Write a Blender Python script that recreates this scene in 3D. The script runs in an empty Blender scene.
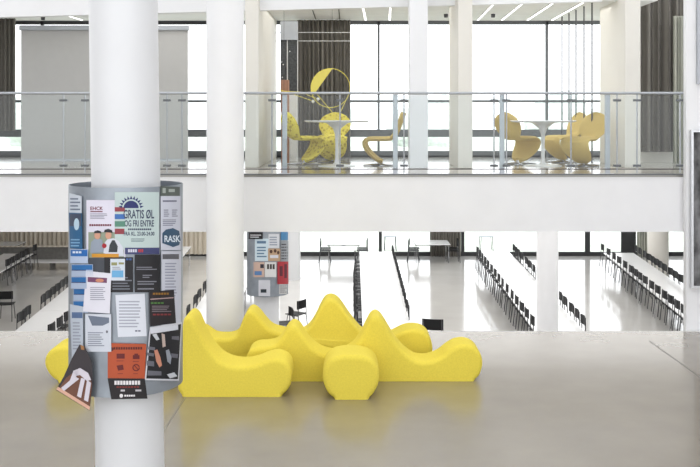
import bpy, bmesh, math, random
from mathutils import Vector, Matrix
from mathutils.geometry import delaunay_2d_cdt
random.seed(7)
S = bpy.context.scene
C = S.collection
PI = math.pi
F = 1000.0; CX, CY, CZ = 350.0, 114.0, 3.0
def at(px, py, d):
    return Vector(((px-CX)*d/F, d, CZ-(py-CY)*d/F))
def xw(px, d): return (px-CX)*d/F
def zw(py, d): return CZ-(py-CY)*d/F

# ---------------------------------------------------------------- camera
cam_d = bpy.data.cameras.new('camera'); cam = bpy.data.objects.new('camera', cam_d); C.objects.link(cam)
cam.location = (0, 0, CZ); cam.rotation_euler = (PI/2, 0, 0)
cam_d.sensor_width = 36; cam_d.lens = F/700*36
cam_d.shift_y = -(233.5-CY)/700
cam_d.clip_end = 500
S.camera = cam
# ---------------------------------------------------------------- world, lights, exposure
W = bpy.data.worlds.new('overcast_sky'); S.world = W; W.use_nodes = True
nt = W.node_tree; bg = nt.nodes['Background']
tc = nt.nodes.new('ShaderNodeTexCoord'); sp = nt.nodes.new('ShaderNodeSeparateXYZ'); rp = nt.nodes.new('ShaderNodeValToRGB')
nt.links.new(tc.outputs['Generated'], sp.inputs[0]); nt.links.new(sp.outputs['Z'], rp.inputs[0]); nt.links.new(rp.outputs[0], bg.inputs[0])
rp.color_ramp.elements[0].color = (.97, .98, 1, 1); rp.color_ramp.elements[1].color = (.86, .93, 1, 1)
bg.inputs[1].default_value = 2.6
def area(name, loc, rot, sx, sy, power, col=(1, 1, 1)):
    l = bpy.data.lights.new(name, 'AREA'); l.shape = 'RECTANGLE'; l.size = sx; l.size_y = sy; l.energy = power; l.color = col
    o = bpy.data.objects.new(name, l); C.objects.link(o); o.location = loc; o.rotation_euler = rot
    return o
area('atrium_fill', (0, 8.5, 8.6), (0, 0, 0), 18, 12, 560, (.97, .98, 1))  # unseen area light added overhead to fill the atrium
area('canteen_fill', (1.0, 27.5, 1.25), (0, 0, 0), 19, 21, 1450, (1, .99, .97))  # added light, out of view, to whiten the canteen floor and tables
area('lounge_fill', (0, 18, 4.80), (0, 0, 0), 9, 2.5, 70, (1, .99, .96))  # extra fill added, since the strip lamps give the lounge too little
S.view_settings.view_transform = 'Standard'; S.view_settings.look = 'None'; S.view_settings.gamma = 1
S.view_settings.use_curve_mapping = False
S.view_settings.exposure = 0.06

# ---------------------------------------------------------------- materials
def mat(name, col, rough=.5, metal=0, var=0, scale=8, bump=0, stretch=None, spec=.5, emit=None, rvar=0):
    m = bpy.data.materials.new(name); m.use_nodes = True
    n = m.node_tree.nodes; l = m.node_tree.links; b = n['Principled BSDF']
    b.inputs['Base Color'].default_value = (*col, 1); b.inputs['Roughness'].default_value = rough
    b.inputs['Metallic'].default_value = metal; b.inputs['Specular IOR Level'].default_value = spec
    t = n.new('ShaderNodeTexCoord'); mp = n.new('ShaderNodeMapping'); l.new(t.outputs['Object'], mp.inputs[0])
    if stretch: mp.inputs['Scale'].default_value = stretch
    nz = n.new('ShaderNodeTexNoise'); nz.inputs['Scale'].default_value = scale; nz.inputs['Detail'].default_value = 5
    l.new(mp.outputs[0], nz.inputs[0])
    r = n.new('ShaderNodeValToRGB'); v = max(var, .01)
    r.color_ramp.elements[0].position = .3; r.color_ramp.elements[1].position = .7
    r.color_ramp.elements[0].color = (*[c*(1-v) for c in col], 1); r.color_ramp.elements[1].color = (*[min(1, c*(1+v)) for c in col], 1)
    l.new(nz.outputs[0], r.inputs[0]); l.new(r.outputs[0], b.inputs['Base Color'])
    if rvar:
        mr = n.new('ShaderNodeMapRange'); mr.inputs['To Min'].default_value = max(.02, rough-rvar); mr.inputs['To Max'].default_value = rough+rvar
        l.new(nz.outputs[0], mr.inputs[0]); l.new(mr.outputs[0], b.inputs['Roughness'])
    if bump:
        bp = n.new('ShaderNodeBump'); bp.inputs['Strength'].default_value = bump; bp.inputs['Distance'].default_value = .01
        l.new(nz.outputs[0], bp.inputs['Height']); l.new(bp.outputs[0], b.inputs['Normal'])
    if emit:
        b.inputs['Emission Color'].default_value = (*col, 1); b.inputs['Emission Strength'].default_value = emit
    return m
def fold_shade(name, c1, c2, scale, rough=.9):  # vertical tone bands put the shade between folds into the colour
    m = mat(name, c1, rough); n = m.node_tree.nodes; l = m.node_tree.links; b = n['Principled BSDF']
    w = n.new('ShaderNodeTexWave'); w.inputs['Scale'].default_value = scale; w.inputs['Distortion'].default_value = 3; w.inputs['Detail'].default_value = 2
    w.inputs['Detail Scale'].default_value = .4
    t = n.new('ShaderNodeTexCoord'); mp = n.new('ShaderNodeMapping'); mp.inputs['Scale'].default_value = (1, 0, .03)
    l.new(t.outputs['Object'], mp.inputs[0]); l.new(mp.outputs[0], w.inputs[0])
    r = n.new('ShaderNodeValToRGB'); r.color_ramp.elements[0].color = (*c1, 1); r.color_ramp.elements[1].color = (*c2, 1)
    l.new(w.outputs[0], r.inputs[0]); l.new(r.outputs[0], b.inputs['Base Color'])
    return m
def glassmat(name, tint, base):
    m = bpy.data.materials.new(name); m.use_nodes = True; n = m.node_tree.nodes; l = m.node_tree.links; n.clear()
    o = n.new('ShaderNodeOutputMaterial'); tr = n.new('ShaderNodeBsdfTransparent'); gl = n.new('ShaderNodeBsdfGlossy')
    tr.inputs[0].default_value = (*tint, 1); gl.inputs['Roughness'].default_value = .02
    lw = n.new('ShaderNodeLayerWeight'); lw.inputs[0].default_value = .25
    mx = n.new('ShaderNodeMixShader'); mu = n.new('ShaderNodeMath'); mu.operation = 'MULTIPLY_ADD'; mu.inputs[1].default_value = .35; mu.inputs[2].default_value = base
    l.new(lw.outputs['Fresnel'], mu.inputs[0]); l.new(mu.outputs[0], mx.inputs[0]); l.new(tr.outputs[0], mx.inputs[1]); l.new(gl.outputs[0], mx.inputs[2]); l.new(mx.outputs[0], o.inputs[0])
    return m
M = {}
M['white'] = mat('white_paint', (.86, .86, .875), .55, var=.015, scale=3)
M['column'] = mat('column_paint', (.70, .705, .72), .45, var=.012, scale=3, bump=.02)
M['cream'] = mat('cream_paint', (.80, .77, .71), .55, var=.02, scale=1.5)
M['ceiling'] = mat('ceiling_slats', (.85, .85, .84), .7, var=.03, scale=4)
def floor_mat():
    m = mat('polished_concrete', (.245, .213, .165), .27, var=.12, scale=1.6, spec=.9)
    n = m.node_tree.nodes; l = m.node_tree.links; b = n['Principled BSDF']
    nz = n.new('ShaderNodeTexNoise'); nz.inputs['Scale'].default_value = 30; nz.inputs['Detail'].default_value = 6
    t = n.new('ShaderNodeTexCoord'); l.new(t.outputs['Object'], nz.inputs[0])
    mx = n.new('ShaderNodeMix'); mx.data_type = 'RGBA'; mx.blend_type = 'MULTIPLY'; mx.inputs['Factor'].default_value = .0
    src = b.inputs['Base Color'].links[0].from_socket
    l.new(src, mx.inputs[6]); l.new(nz.outputs[0], mx.inputs[7]); l.new(mx.outputs[2], b.inputs['Base Color'])
    return m
M['concrete'] = floor_mat()
for e, p in zip(M['concrete'].node_tree.nodes['Color Ramp'].color_ramp.elements, (.15, .85)): e.position = p
M['concrete'].node_tree.nodes['Principled BSDF'].inputs['Coat Weight'].default_value = .4
M['concrete'].node_tree.nodes['Principled BSDF'].inputs['Coat Roughness'].default_value = .13
M['canteen_floor'] = mat('canteen_floor', (.60, .585, .56), .12, var=.05, scale=.8, spec=1.0)
M['lounge_floor'] = mat('lounge_floor', (.45, .43, .39), .12, var=.06, scale=1, spec=.7)
M['edge'] = mat('floor_edge', (.72, .71, .68), .4, var=.04)
M['joint'] = mat('floor_joint', (.2, .19, .17), .8)
M['sofa'] = mat('yellow_wool', (.80, .65, .085), .85, var=.05, scale=60, bump=.15, spec=.2)
M['steel'] = mat('brushed_steel', (.62, .63, .65), .32, 1, var=.06, scale=20)
M['post'] = mat('grey_steel_post', (.42, .44, .47), .4, .6, var=.04)
M['chrome'] = mat('chrome', (.55, .55, .56), .15, 1)
M['dark_frame'] = mat('dark_window_frame', (.03, .031, .033), .45, var=.1)
M['grey_frame'] = mat('grey_window_frame', (.13, .14, .15), .45, var=.05)
M['black'] = mat('black_plastic', (.012, .012, .013), .6, var=.1, spec=.2)
M['tube'] = mat('dark_chrome_tube', (.10, .10, .105), .35, 1)
M['table_white'] = mat('white_laminate', (.82, .82, .82), .25, var=.01)
M['table_edge'] = mat('white_lacquer', (.78, .78, .78), .3)
M['drum'] = mat('zinc_sheet', (.30, .33, .37), .45, .6, var=.12, scale=6)
M['curtain_dark'] = fold_shade('taupe_curtain', (.13, .12, .105), (.21, .195, .17), 3.2)
M['curtain_pale'] = fold_shade('pale_green_curtain', (.36, .37, .31), (.62, .62, .55), 6)
M['wood_slats'] = fold_shade('pale_wood_slats', (.60, .53, .43), (.80, .74, .64), 1.6)
M['screen'] = mat('projection_screen_fabric', (.52, .515, .505), .85, var=.015)
M['bench_dark'] = mat('grey_bench_fabric', (.17, .165, .155), .8, var=.15)
M['mesh_dark'] = mat('dark_mesh_panel', (.06, .065, .07), .5, var=.5, scale=25)
M['brick'] = mat('terracotta_panel', (.42, .22, .15), .7, var=.1)
M['chair_yellow'] = None
M['chair_tan'] = mat('ochre_wool', (.66, .49, .17), .9, var=.06, scale=50, bump=.1, spec=.2)
M['mobile_yellow'] = mat('yellow_lacquer', (.80, .68, .12), .4)
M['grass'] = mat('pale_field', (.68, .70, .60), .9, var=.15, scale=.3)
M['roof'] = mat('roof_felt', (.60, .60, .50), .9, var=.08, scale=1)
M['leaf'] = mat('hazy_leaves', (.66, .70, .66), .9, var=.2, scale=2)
M['wire'] = mat('dark_cable', (.08, .08, .085), .4, .5)
M['lamp'] = mat('lamp_diffuser', (1, .98, .95), .5, emit=4)
M['glass'] = glassmat('railing_glass', (.93, .95, .95), .012)
M['window_glass'] = glassmat('window_glass', (.98, .985, .985), .01)
def dots():
    m = mat('yellow_dotted_fabric', (.80, .66, .06), .9, spec=.2); n = m.node_tree.nodes; l = m.node_tree.links; b = n['Principled BSDF']
    v = n.new('ShaderNodeTexVoronoi'); v.inputs['Scale'].default_value = 18; t = n.new('ShaderNodeTexCoord'); l.new(t.outputs['Object'], v.inputs[0])
    r = n.new('ShaderNodeValToRGB'); r.color_ramp.elements[0].color = (.50, .37, .04, 1); r.color_ramp.elements[1].color = (.84, .72, .10, 1)
    r.color_ramp.elements[0].position = .26; r.color_ramp.elements[1].position = .42
    l.new(v.outputs['Distance'], r.inputs[0]); l.new(r.outputs[0], b.inputs['Base Color']); return m
M['chair_yellow'] = dots()
_cc = {}
def colm(r, g, b, rough=.6):
    k = (r, g, b, rough)
    if k not in _cc:
        lin = [.86*((c/255)/12.92 if c/255 <= .04045 else ((c/255+.055)/1.055)**2.4) for c in (r, g, b)]
        _cc[k] = mat('print_ink_%d_%d_%d' % (r, g, b), tuple(lin), rough, var=.02)
    return _cc[k]

# ---------------------------------------------------------------- helpers
class MB:
    def __init__(s): s.v = []; s.f = []
    def add(s, vs, fs):
        o = len(s.v); s.v += [tuple(v) for v in vs]; s.f += [tuple(i+o for i in f) for f in fs]; return s
    def box(s, x0, x1, y0, y1, z0, z1, M4=None):
        vs = [Vector(p) for p in ((x0, y0, z0), (x1, y0, z0), (x1, y1, z0), (x0, y1, z0), (x0, y0, z1), (x1, y0, z1), (x1, y1, z1), (x0, y1, z1))]
        if M4: vs = [M4@v for v in vs]
        return s.add(vs, [(0, 3, 2, 1), (4, 5, 6, 7), (0, 1, 5, 4), (1, 2, 6, 5), (2, 3, 7, 6), (3, 0, 4, 7)])
    def tube(s, pts, r, n=8, cap=True):
        pts = [Vector(p) for p in pts]; rings = []
        for i, p in enumerate(pts):
            a = pts[max(i-1, 0)]; b = pts[min(i+1, len(pts)-1)]; t = (b-a).normalized()
            up = Vector((0, 0, 1)) if abs(t.z) < .95 else Vector((0, 1, 0))
            u = t.cross(up).normalized(); w = u.cross(t)
            rr = r[i] if isinstance(r, (list, tuple)) else r
            rings.append([p+(u*math.cos(2*PI*k/n)+w*math.sin(2*PI*k/n))*rr for k in range(n)])
        vs = [v for R in rings for v in R]; fs = []
        for i in range(len(pts)-1):
            for k in range(n):
                fs.append((i*n+k, i*n+(k+1) % n, (i+1)*n+(k+1) % n, (i+1)*n+k))
        if cap: fs += [tuple(range(n))[::-1], tuple((len(pts)-1)*n+k for k in range(n))]
        return s.add(vs, fs)
    def lathe(s, prof, c=(0, 0, 0), n=48, close=True, lean=(0, 0)):
        vs = []; fs = []
        for r, z in prof:
            for k in range(n):
                vs.append((c[0]+r*math.cos(2*PI*k/n)+lean[0]*z, c[1]+r*math.sin(2*PI*k/n)+lean[1]*z, c[2]+z))
        for i in range(len(prof)-1):
            for k in range(n):
                fs.append((i*n+k, i*n+(k+1) % n, (i+1)*n+(k+1) % n, (i+1)*n+k))
        if close: fs += [tuple(range(n))[::-1], tuple((len(prof)-1)*n+k for k in range(n))]
        return s.add(vs, fs)
    def build(s, name, m, parent=None, smooth=False, bevel=0):
        me = bpy.data.meshes.new(name); me.from_pydata(s.v, [], s.f); me.update()
        bm = bmesh.new(); bm.from_mesh(me); bmesh.ops.recalc_face_normals(bm, faces=bm.faces); bm.to_mesh(me); bm.free()
        if smooth:
            for p in me.polygons: p.use_smooth = True
            me.set_sharp_from_angle(angle=math.radians(38))
        me.materials.append(m)
        o = bpy.data.objects.new(name, me); C.objects.link(o)
        if parent: o.parent = parent
        if bevel:
            b = o.modifiers.new('bevel', 'BEVEL'); b.width = bevel; b.segments = 2; b.limit_method = 'ANGLE'
        return o
def tag(o, label=None, cat=None, group=None, kind=None):
    if label: o['label'] = label
    if cat: o['category'] = cat
    if group: o['group'] = group
    if kind: o['kind'] = kind
    return o
def empty(name, loc, rz, label, cat, group=None):
    o = bpy.data.objects.new(name, None); C.objects.link(o); o.location = loc; o.rotation_euler = (0, 0, rz); o.empty_display_size = .1
    return tag(o, label, cat, group)
def struct(name, mb, m, **k):
    return tag(mb.build(name, m, **k), kind='structure')
def copy_tree(o, parent=None):
    c = o.copy(); C.objects.link(c); c.parent = parent
    for ch in list(o.children): copy_tree(ch, c)
    return c
def B(*a): return MB().box(*a)

# ---------------------------------------------------------------- building shell
LZ = -2.77; UZ = 2.146; YE = 13.83; YB = 14.0; YF = 19.85; YC = 40.6
struct('floor', B(-15, 15, -6, YE-.06, -.35, 0), M['concrete'])
struct('trim_1', B(-15, 15, YE-.06, YE, -.35, .0), M['edge'])
struct('wall_under_landing', B(-15, 15, YE-.3, YE-.05, LZ, -.35), M['white'])
jm = MB()
jm.box(-.006, .006, -2.2, 2.2, .0005, .0015, Matrix.Translation((4.0, 11.0, 0))@Matrix.Rotation(.02, 4, 'Z'))
jm.box(-.005, .005, -2.0, 2.5, .0005, .0015, Matrix.Translation((-1.75, 10.2, 0))@Matrix.Rotation(-.02, 4, 'Z'))
struct('trim_2', jm, M['joint'])
struct('floor_canteen', B(-17, 17, YE-.3, YC+.2, LZ-.2, LZ), M['canteen_floor'])
# mezzanine slab : front beam, floor plate
struct('trim_3', B(-15.5, 15.5, YB+.02, YB+.4, zw(232, YB), UZ-.03), M['white'])
struct('floor_lounge', B(-15.5, 15.5, YB+.04, YF+.15, UZ-.03, UZ), M['lounge_floor'])
struct('ceiling_canteen', B(-17, 17, YB+.4, YC+.4, 1.5, 1.62), M['white'])
struct('trim_9', B(-17, 17, YF+.25, YC+.4, 1.62, 1.66), M['roof'])
# lounge ceiling and front fascia
struct('ceiling_lounge', B(-15.5, xw(640, 17.3), 16.3, YF+.15, 4.85, 5.0), M['ceiling'])
fa = MB(); y0, y1 = 16.15, 16.3
zl, zr = zw(17.2, y0), zw(1.5, y0)
def fz(x): return zl+(x-xw(0, y0))/(xw(600, y0)-xw(0, y0))*(zr-zl)
xa, xb = -9, xw(602, y0)
fa.add([(xa, y0, fz(xa)), (xb, y0, fz(xb)), (xb, y0, 7), (xa, y0, 7), (xa, y1, fz(xa)), (xb, y1, fz(xb)), (xb, y1, 7), (xa, y1, 7)],
       [(0, 1, 2, 3), (4, 7, 6, 5), (0, 4, 5, 1), (1, 5, 6, 2), (2, 6, 7, 3), (3, 7, 4, 0)])
struct('trim_4', fa, M['white'])
# side walls (outside the frame) and the white end wall on the right
struct('wall_left', B(-17.2, -17, YE-.3, YC+.4, LZ, 1.5), M['white'])
struct('wall_right', B(17, 17.2, YE-.3, YC+.4, LZ, 1.5), M['white'])
WX = xw(685.3, 13.9)
struct('wall_end', B(WX, 11, 13.86, 13.98, LZ, 7.5), M['white'])
struct('wall_side_left', B(-15.2, -15, -6, YE, -.35, 9), M['white'])
struct('wall_side_right', B(11, 11.2, -6, 13.98, -.35, 9), M['white'])
struct('ceiling', B(-15.2, 11.2, -6, 16.15, 9, 9.2), M['white'])
# ground outside, horizon
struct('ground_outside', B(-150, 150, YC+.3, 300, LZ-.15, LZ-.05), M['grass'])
# far tree line, distance haze put into its pale leaf colour
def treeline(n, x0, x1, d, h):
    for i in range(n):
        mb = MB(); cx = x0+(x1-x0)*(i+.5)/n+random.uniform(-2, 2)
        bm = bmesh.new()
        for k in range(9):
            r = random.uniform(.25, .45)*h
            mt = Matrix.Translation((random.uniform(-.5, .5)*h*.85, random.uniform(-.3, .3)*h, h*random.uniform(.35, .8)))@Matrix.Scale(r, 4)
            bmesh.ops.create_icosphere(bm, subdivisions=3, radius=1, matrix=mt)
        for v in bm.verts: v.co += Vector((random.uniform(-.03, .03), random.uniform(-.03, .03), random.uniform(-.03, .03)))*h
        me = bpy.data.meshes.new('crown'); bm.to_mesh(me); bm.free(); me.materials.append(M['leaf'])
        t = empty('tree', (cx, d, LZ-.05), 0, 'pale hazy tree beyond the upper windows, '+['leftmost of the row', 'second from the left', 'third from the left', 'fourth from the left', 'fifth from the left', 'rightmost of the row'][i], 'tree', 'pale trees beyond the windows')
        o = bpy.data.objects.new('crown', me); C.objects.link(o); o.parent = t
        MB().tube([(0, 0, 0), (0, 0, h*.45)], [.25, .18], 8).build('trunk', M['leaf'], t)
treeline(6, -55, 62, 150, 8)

# ---------------------------------------------------------------- upper facade
n_win = [0]
def window(x0, x1, z0, z1, y, bars, fm, thick=.06):
    n_win[0] += 1
    w = MB()
    w.box(x0-.0, x0+thick, y, y+.1, z0, z1); w.box(x1-thick*.3, x1, y, y+.1, z0, z1); w.box(x0, x1, y, y+.1, z1-.07, z1)
    o = struct('window_%d' % n_win[0], w, fm)
    for (a, b) in bars:
        MB().box(x0, x1, y+.01, y+.09, a, b).build('transom', fm, o)
    MB().box(x0+.02, x1-.02, y+.045, y+.055, z0, z1-.03).build('pane', M['window_glass'], o)
    return o
mull = [xw(378+168.5*i, YF) for i in range(-3, 4)]
tb = [(zw(102.5, YF), zw(100, YF)), (zw(137, YF), zw(129.5, YF)), (zw(157, YF), zw(151, YF)), (UZ, UZ+.03)]
for i in range(len(mull)-1):
    dark = mull[i] < -3
    window(mull[i], mull[i+1], UZ, 4.85, YF, tb, M['dark_frame'] if dark else M['grey_frame'], .035)
# ---------------------------------------------------------------- canteen facade
mu = [xw(p, YC) for p in (-114, -32, 50, 132, 215, 297.5, 379.5, 462, 545, 586, 630, 712)]
for i in range(len(mu)-1):
    window(mu[i], mu[i+1], LZ, 1.45, YC, [(LZ, zw(252, YC)), (zw(229, YC)-.02, zw(229, YC)+.02)] , M['dark_frame'], .17 if i == 9 else .10)
MB().box(xw(622, YC), xw(637, YC), YC-.1, YC, LZ, 1.5)
struct('trim_5', B(xw(621.5, YC-.12), xw(636, YC-.12), YC-.12, YC-.01, LZ, 1.5), M['dark_frame'])

def curtain(name, x0, x1, y, z0, z1, m, label, waves, amp=.05, kindless=True):
    n = int(waves*10); vs = []; fs = []
    for i in range(n+1):
        x = x0+(x1-x0)*i/n; yy = y+amp*math.sin(2*PI*i/10+.6*math.sin(i*.37))
        vs += [(x, yy, z0), (x, yy, z1), (x, yy+.012, z1), (x, yy+.012, z0)]
    for i in range(n):
        a = i*4; b = a+4
        fs += [(a, b, b+1, a+1), (a+1, b+1, b+2, a+2), (a+2, b+2, b+3, a+3), (a+3, b+3, b, a)]
    fs += [(0, 1, 2, 3), (n*4, n*4+3, n*4+2, n*4+1)]
    o = MB().add(vs, fs).build(name, m, smooth=True)
    return tag(o, label, 'curtain')
curtain('curtain', xw(430, 40.35), xw(461, 40.35), 40.35, LZ+.02, 1.4, M['curtain_dark'], 'grey curtain in the canteen window behind the far tables, mirrored in the floor', 9)
curtain('curtain', xw(637, 40.3), xw(648, 40.3), 40.3, LZ+.02, 1.4, M['curtain_pale'], 'narrow pale striped curtain beside the black canteen window post', 4)
curtain('curtain', -16.5, xw(214, 40.3), 40.3, LZ+.12, 1.4, M['wood_slats'], 'long cream pleated curtain along the far left end of the canteen', 60, .06)
curtain('curtain', xw(297, 19.5), xw(350.5, 19.5), 19.5, UZ+.02, zw(20, 19.5), M['curtain_dark'], 'taupe curtain behind the yellow ring mobile on the upper floor', 12, .04)
curtain('curtain', -6.9, xw(15.5, 19.4), 19.4, zw(131, 19.4), 4.85, M['curtain_dark'], 'short dark curtain at the far left upper window', 5, .04)
curtain('curtain', xw(641, 17.3), xw(689, 17.3), 17.3, zw(152, 17.3), 5.3, M['curtain_dark'], 'brown floor curtain right of the cream column on the upper floor', 5, .05)
curtain('curtain', xw(673.5, 17.0), xw(688, 17.0), 17.0, UZ+.01, zw(16, 17.0), M['curtain_pale'], 'pale green curtain at the right end of the upper floor', 5, .04)
struct('wall_back_right', B(xw(640, 17.55), 9, 17.55, 17.65, UZ, 6.8), M['cream'])

# ---------------------------------------------------------------- upper floor pillars
def pillar(x0, x1, y0, y1, z0, z1, m, label):
    return tag(B(x0, x1, y0, y1, z0, z1).build('pillar', m, bevel=.01), label, 'pillar')
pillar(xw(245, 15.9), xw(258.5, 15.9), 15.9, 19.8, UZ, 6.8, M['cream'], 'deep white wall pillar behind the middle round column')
pillar(xw(409.5, 15.6), xw(428, 15.6), 15.6, 15.95, UZ, 6.8, M['white'], 'slim white square pillar just right of the side-on chair')
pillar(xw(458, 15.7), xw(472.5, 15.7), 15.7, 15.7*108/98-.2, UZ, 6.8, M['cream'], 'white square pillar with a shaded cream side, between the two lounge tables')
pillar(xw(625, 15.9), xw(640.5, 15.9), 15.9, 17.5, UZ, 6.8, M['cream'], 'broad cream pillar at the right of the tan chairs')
tag(B(xw(608, 17.2), xw(610, 17.2), 17.1, 17.18, UZ, zw(28, 17.2)).build('light_strip', M['table_edge']), 'thin white vertical strip standing behind the cream pillar', 'strip')

# dark mesh panel with small box, brick coloured panel (left of lounge)
mp = empty('mesh_partition', (xw(289, 18.9), 18.9, UZ), 0, 'dark perforated partition with white rods behind the first lounge chair', 'partition')
MB().box(-.16, .17, 0, .04, .9, 2.6).build('panel', M['mesh_dark'], mp)
MB().box(-.16, .17, -.08, .06, 2.25, 2.6).build('top_box', M['post'], mp)
for dx in (-.03, .165): MB().box(dx-.008, dx+.008, -.03, -.01, 0, 2.6).build('rod', M['table_edge'], mp)
for k in range(10):
    MB().lathe([(.0, -.015), (.015, 0), (0, .015)], (random.uniform(-.14, .15), -.05, random.uniform(1.0, 2.2)), 8, False).build('bead', M['table_edge'], mp)
tag(B(xw(281.5, 17.5), xw(289, 17.5), 17.4, 17.6, UZ, zw(80, 17.5)).build('terracotta_board', M['brick'], bevel=.005), 'narrow terracotta board standing beside the first railing post', 'board')
tag(B(xw(289.5, 18.2), xw(297, 18.2), 18.1, 18.2, UZ, zw(95, 18.2)).build('white_board', M['white'], bevel=.005), 'narrow white board standing behind the dotted yellow chair', 'board')

# ---------------------------------------------------------------- projection screen
ps = empty('projection_screen', (xw(21, 18.4), 18.4, UZ), 0, 'large grey projection screen lowered behind the front poster column', 'projection screen')
wsc = xw(188, 18.4)-xw(21, 18.4)
MB().box(0, wsc, 0, .012, .0, zw(30, 18.4)-UZ).build('screen_fabric', M['screen'], ps)
MB().box(-.02, wsc+.02, -.06, .07, zw(30.5, 18.4)-UZ, zw(25.5, 18.4)-UZ).build('roller_case', M['post'], ps, bevel=.01)
MB().box(0, wsc, -.01, .022, 0, .03).build('bottom_bar', M['post'], ps)

# ---------------------------------------------------------------- ceiling strip lamps
sx = [-5.3, -4.6, -3.9, .25, .72, 2.45, 2.92, 3.42, 3.9]
for i, x in enumerate(sx):
    l = empty('strip_lamp', (x, 18, 4.85), math.radians(-2), '%s thin white strip lamp in the upper floor ceiling, counted from the left' % ['first', 'second', 'third', 'fourth', 'fifth', 'sixth', 'seventh', 'eighth', 'ninth'][i], 'ceiling light', 'strip lamps in the upper ceiling')
    MB().box(-.03, .03, -1.6, 1.6, -.012, -.001).build('housing', M['white'], l)
    MB().box(-.013, .013, -1.58, 1.58, -.016, -.0121).build('diffuser', M['lamp'], l)
for i, (px, py) in enumerate([(313, 12), (339, 12)]):
    x = xw(px, 18)
    struct('trim_%d' % (6+i), B(x-.008, x+.008, 16.4, 19.8, 4.843, 4.8499), M['wire'])
for i, (px, d, w) in enumerate([(446, 18.5, 'left of the fourth pillar'), (493, 18.5, 'right of the shaded cream pillar'), (43, 19.0, 'above the projection screen')]):
    s = MB().lathe([(.0, -.07), (.035, -.065), (.04, -.03), (.04, -.001)], (xw(px, d), d, 4.85), 16, False).build('ceiling_spotlight', M['wire'], smooth=True)
    tag(s, 'small dark round spotlight on the upper ceiling %s' % w, 'spotlight')
# vertical cables row
for i, px in enumerate([562, 569, 576, 584, 592]):
    d = 4.02/((px-CX)/F); x = 4.02
    t = empty('hanging_cable', (x, d, UZ), 0, '%s dark vertical cable behind the tan chairs, counted from the left' % ['first', 'second', 'third', 'fourth', 'fifth'][i], 'cable', 'vertical cables by the cream pillar')
    MB().tube([(0, 0, 0), (0, 0, 4.85-UZ)], .013, 6).build('cable', M['wire'], t)
    MB().lathe([(.03, 0), (.03, .02), (.01, .04)], (0, 0, 0), 12).build('floor_fixing', M['steel'], t)

# ---------------------------------------------------------------- glass balustrade
YG = YB+.02
rl = empty('glass_balustrade', (0, YG, UZ), 0, 'long glass railing with steel handrail along the front of the upper floor', 'railing')
HR = zw(93.2, YG)-UZ
x0r, x1r = -6.3, xw(685, YG)
MB().tube([(x0r, 0, HR), (x1r, 0, HR)], .019, 12).build('handrail', M['post'], rl, smooth=True)
MB().box(x0r, x1r, -.035, .035, .0, .016).build('floor_channel', M['grey_frame'], rl)
MB().box(x0r, x1r, -.008, .010, .075, .088).build('bottom_rail', M['dark_frame'], rl)
J = [-40, 63.5, 85, 167, 182, 272, 340, 404, 494, 506.5, 571, 617, 637, 680]
for a, b in zip(J[:-1], J[1:]):
    MB().box(xw(a, YG)+.012, xw(b, YG)-.012, -.006, .006, .10, HR-.03).build('glass_pane', M['glass'], rl)
MB().box(xw(680, YG)+.012, x1r, -.006, .006, .10, HR-.03).build('glass_pane', M['glass'], rl)
for p in J[1:]:
    x = xw(p, YG)
    r = MB().tube([(x, 0, .03), (x, 0, HR)], .011, 8).build('joint_rod', M['post'], rl, smooth=True)
    for zz in (.13, HR-.10):
        MB().box(x-.055, x+.055, -.016, .016, zz-.016, zz+.016).build('clamp', M['grey_frame'], r, bevel=.004)
for p in (284.5, 395.5, 502.5, 608.3):
    x = xw(p, YG)
    q = MB().box(x-.034, x+.034, .025, .075, .0, HR-.02).build('post', M['post'], rl, bevel=.004)
    MB().box(x-.09, x+.09, .02, .08, .0, .02).build('foot_plate', M['steel'], q)

# ---------------------------------------------------------------- round columns
def column(name, px, w_px, d, z0, z1, m, label, lean=(0, 0), zoff=0):
    R = w_px*d/F/2; x = xw(px, d)
    mb = MB(); mb.lathe([(R, z0), (R, (z0+z1)/2), (R, z1)], (x-lean[0]*zoff, d, 0), 64, True, lean)
    return tag(mb.build(name, m, smooth=True), label, 'column')
D1 = 7.35
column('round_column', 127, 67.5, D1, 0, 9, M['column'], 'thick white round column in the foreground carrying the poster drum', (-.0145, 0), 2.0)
column('round_column', 225.2, 37.2, 13.15, 0, 9, M['white'], 'white round column rising behind the sofas in front of the railing')  # this and the next column get lighter paint in place of stronger light
column('round_column', 547.5, 21.5, 20.6, LZ, 1.5, M['white'], 'grey-white round column between the chair rows of the canteen')
column('round_column', 658, 20.5, 35, LZ, 1.5, M['cream'], 'round column behind the far right table in the canteen')
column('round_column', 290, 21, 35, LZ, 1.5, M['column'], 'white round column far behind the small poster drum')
column('round_column', 266.5, 25, 20, LZ, 1.5, M['column'], 'white round column wrapped by the small poster drum')

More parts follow.
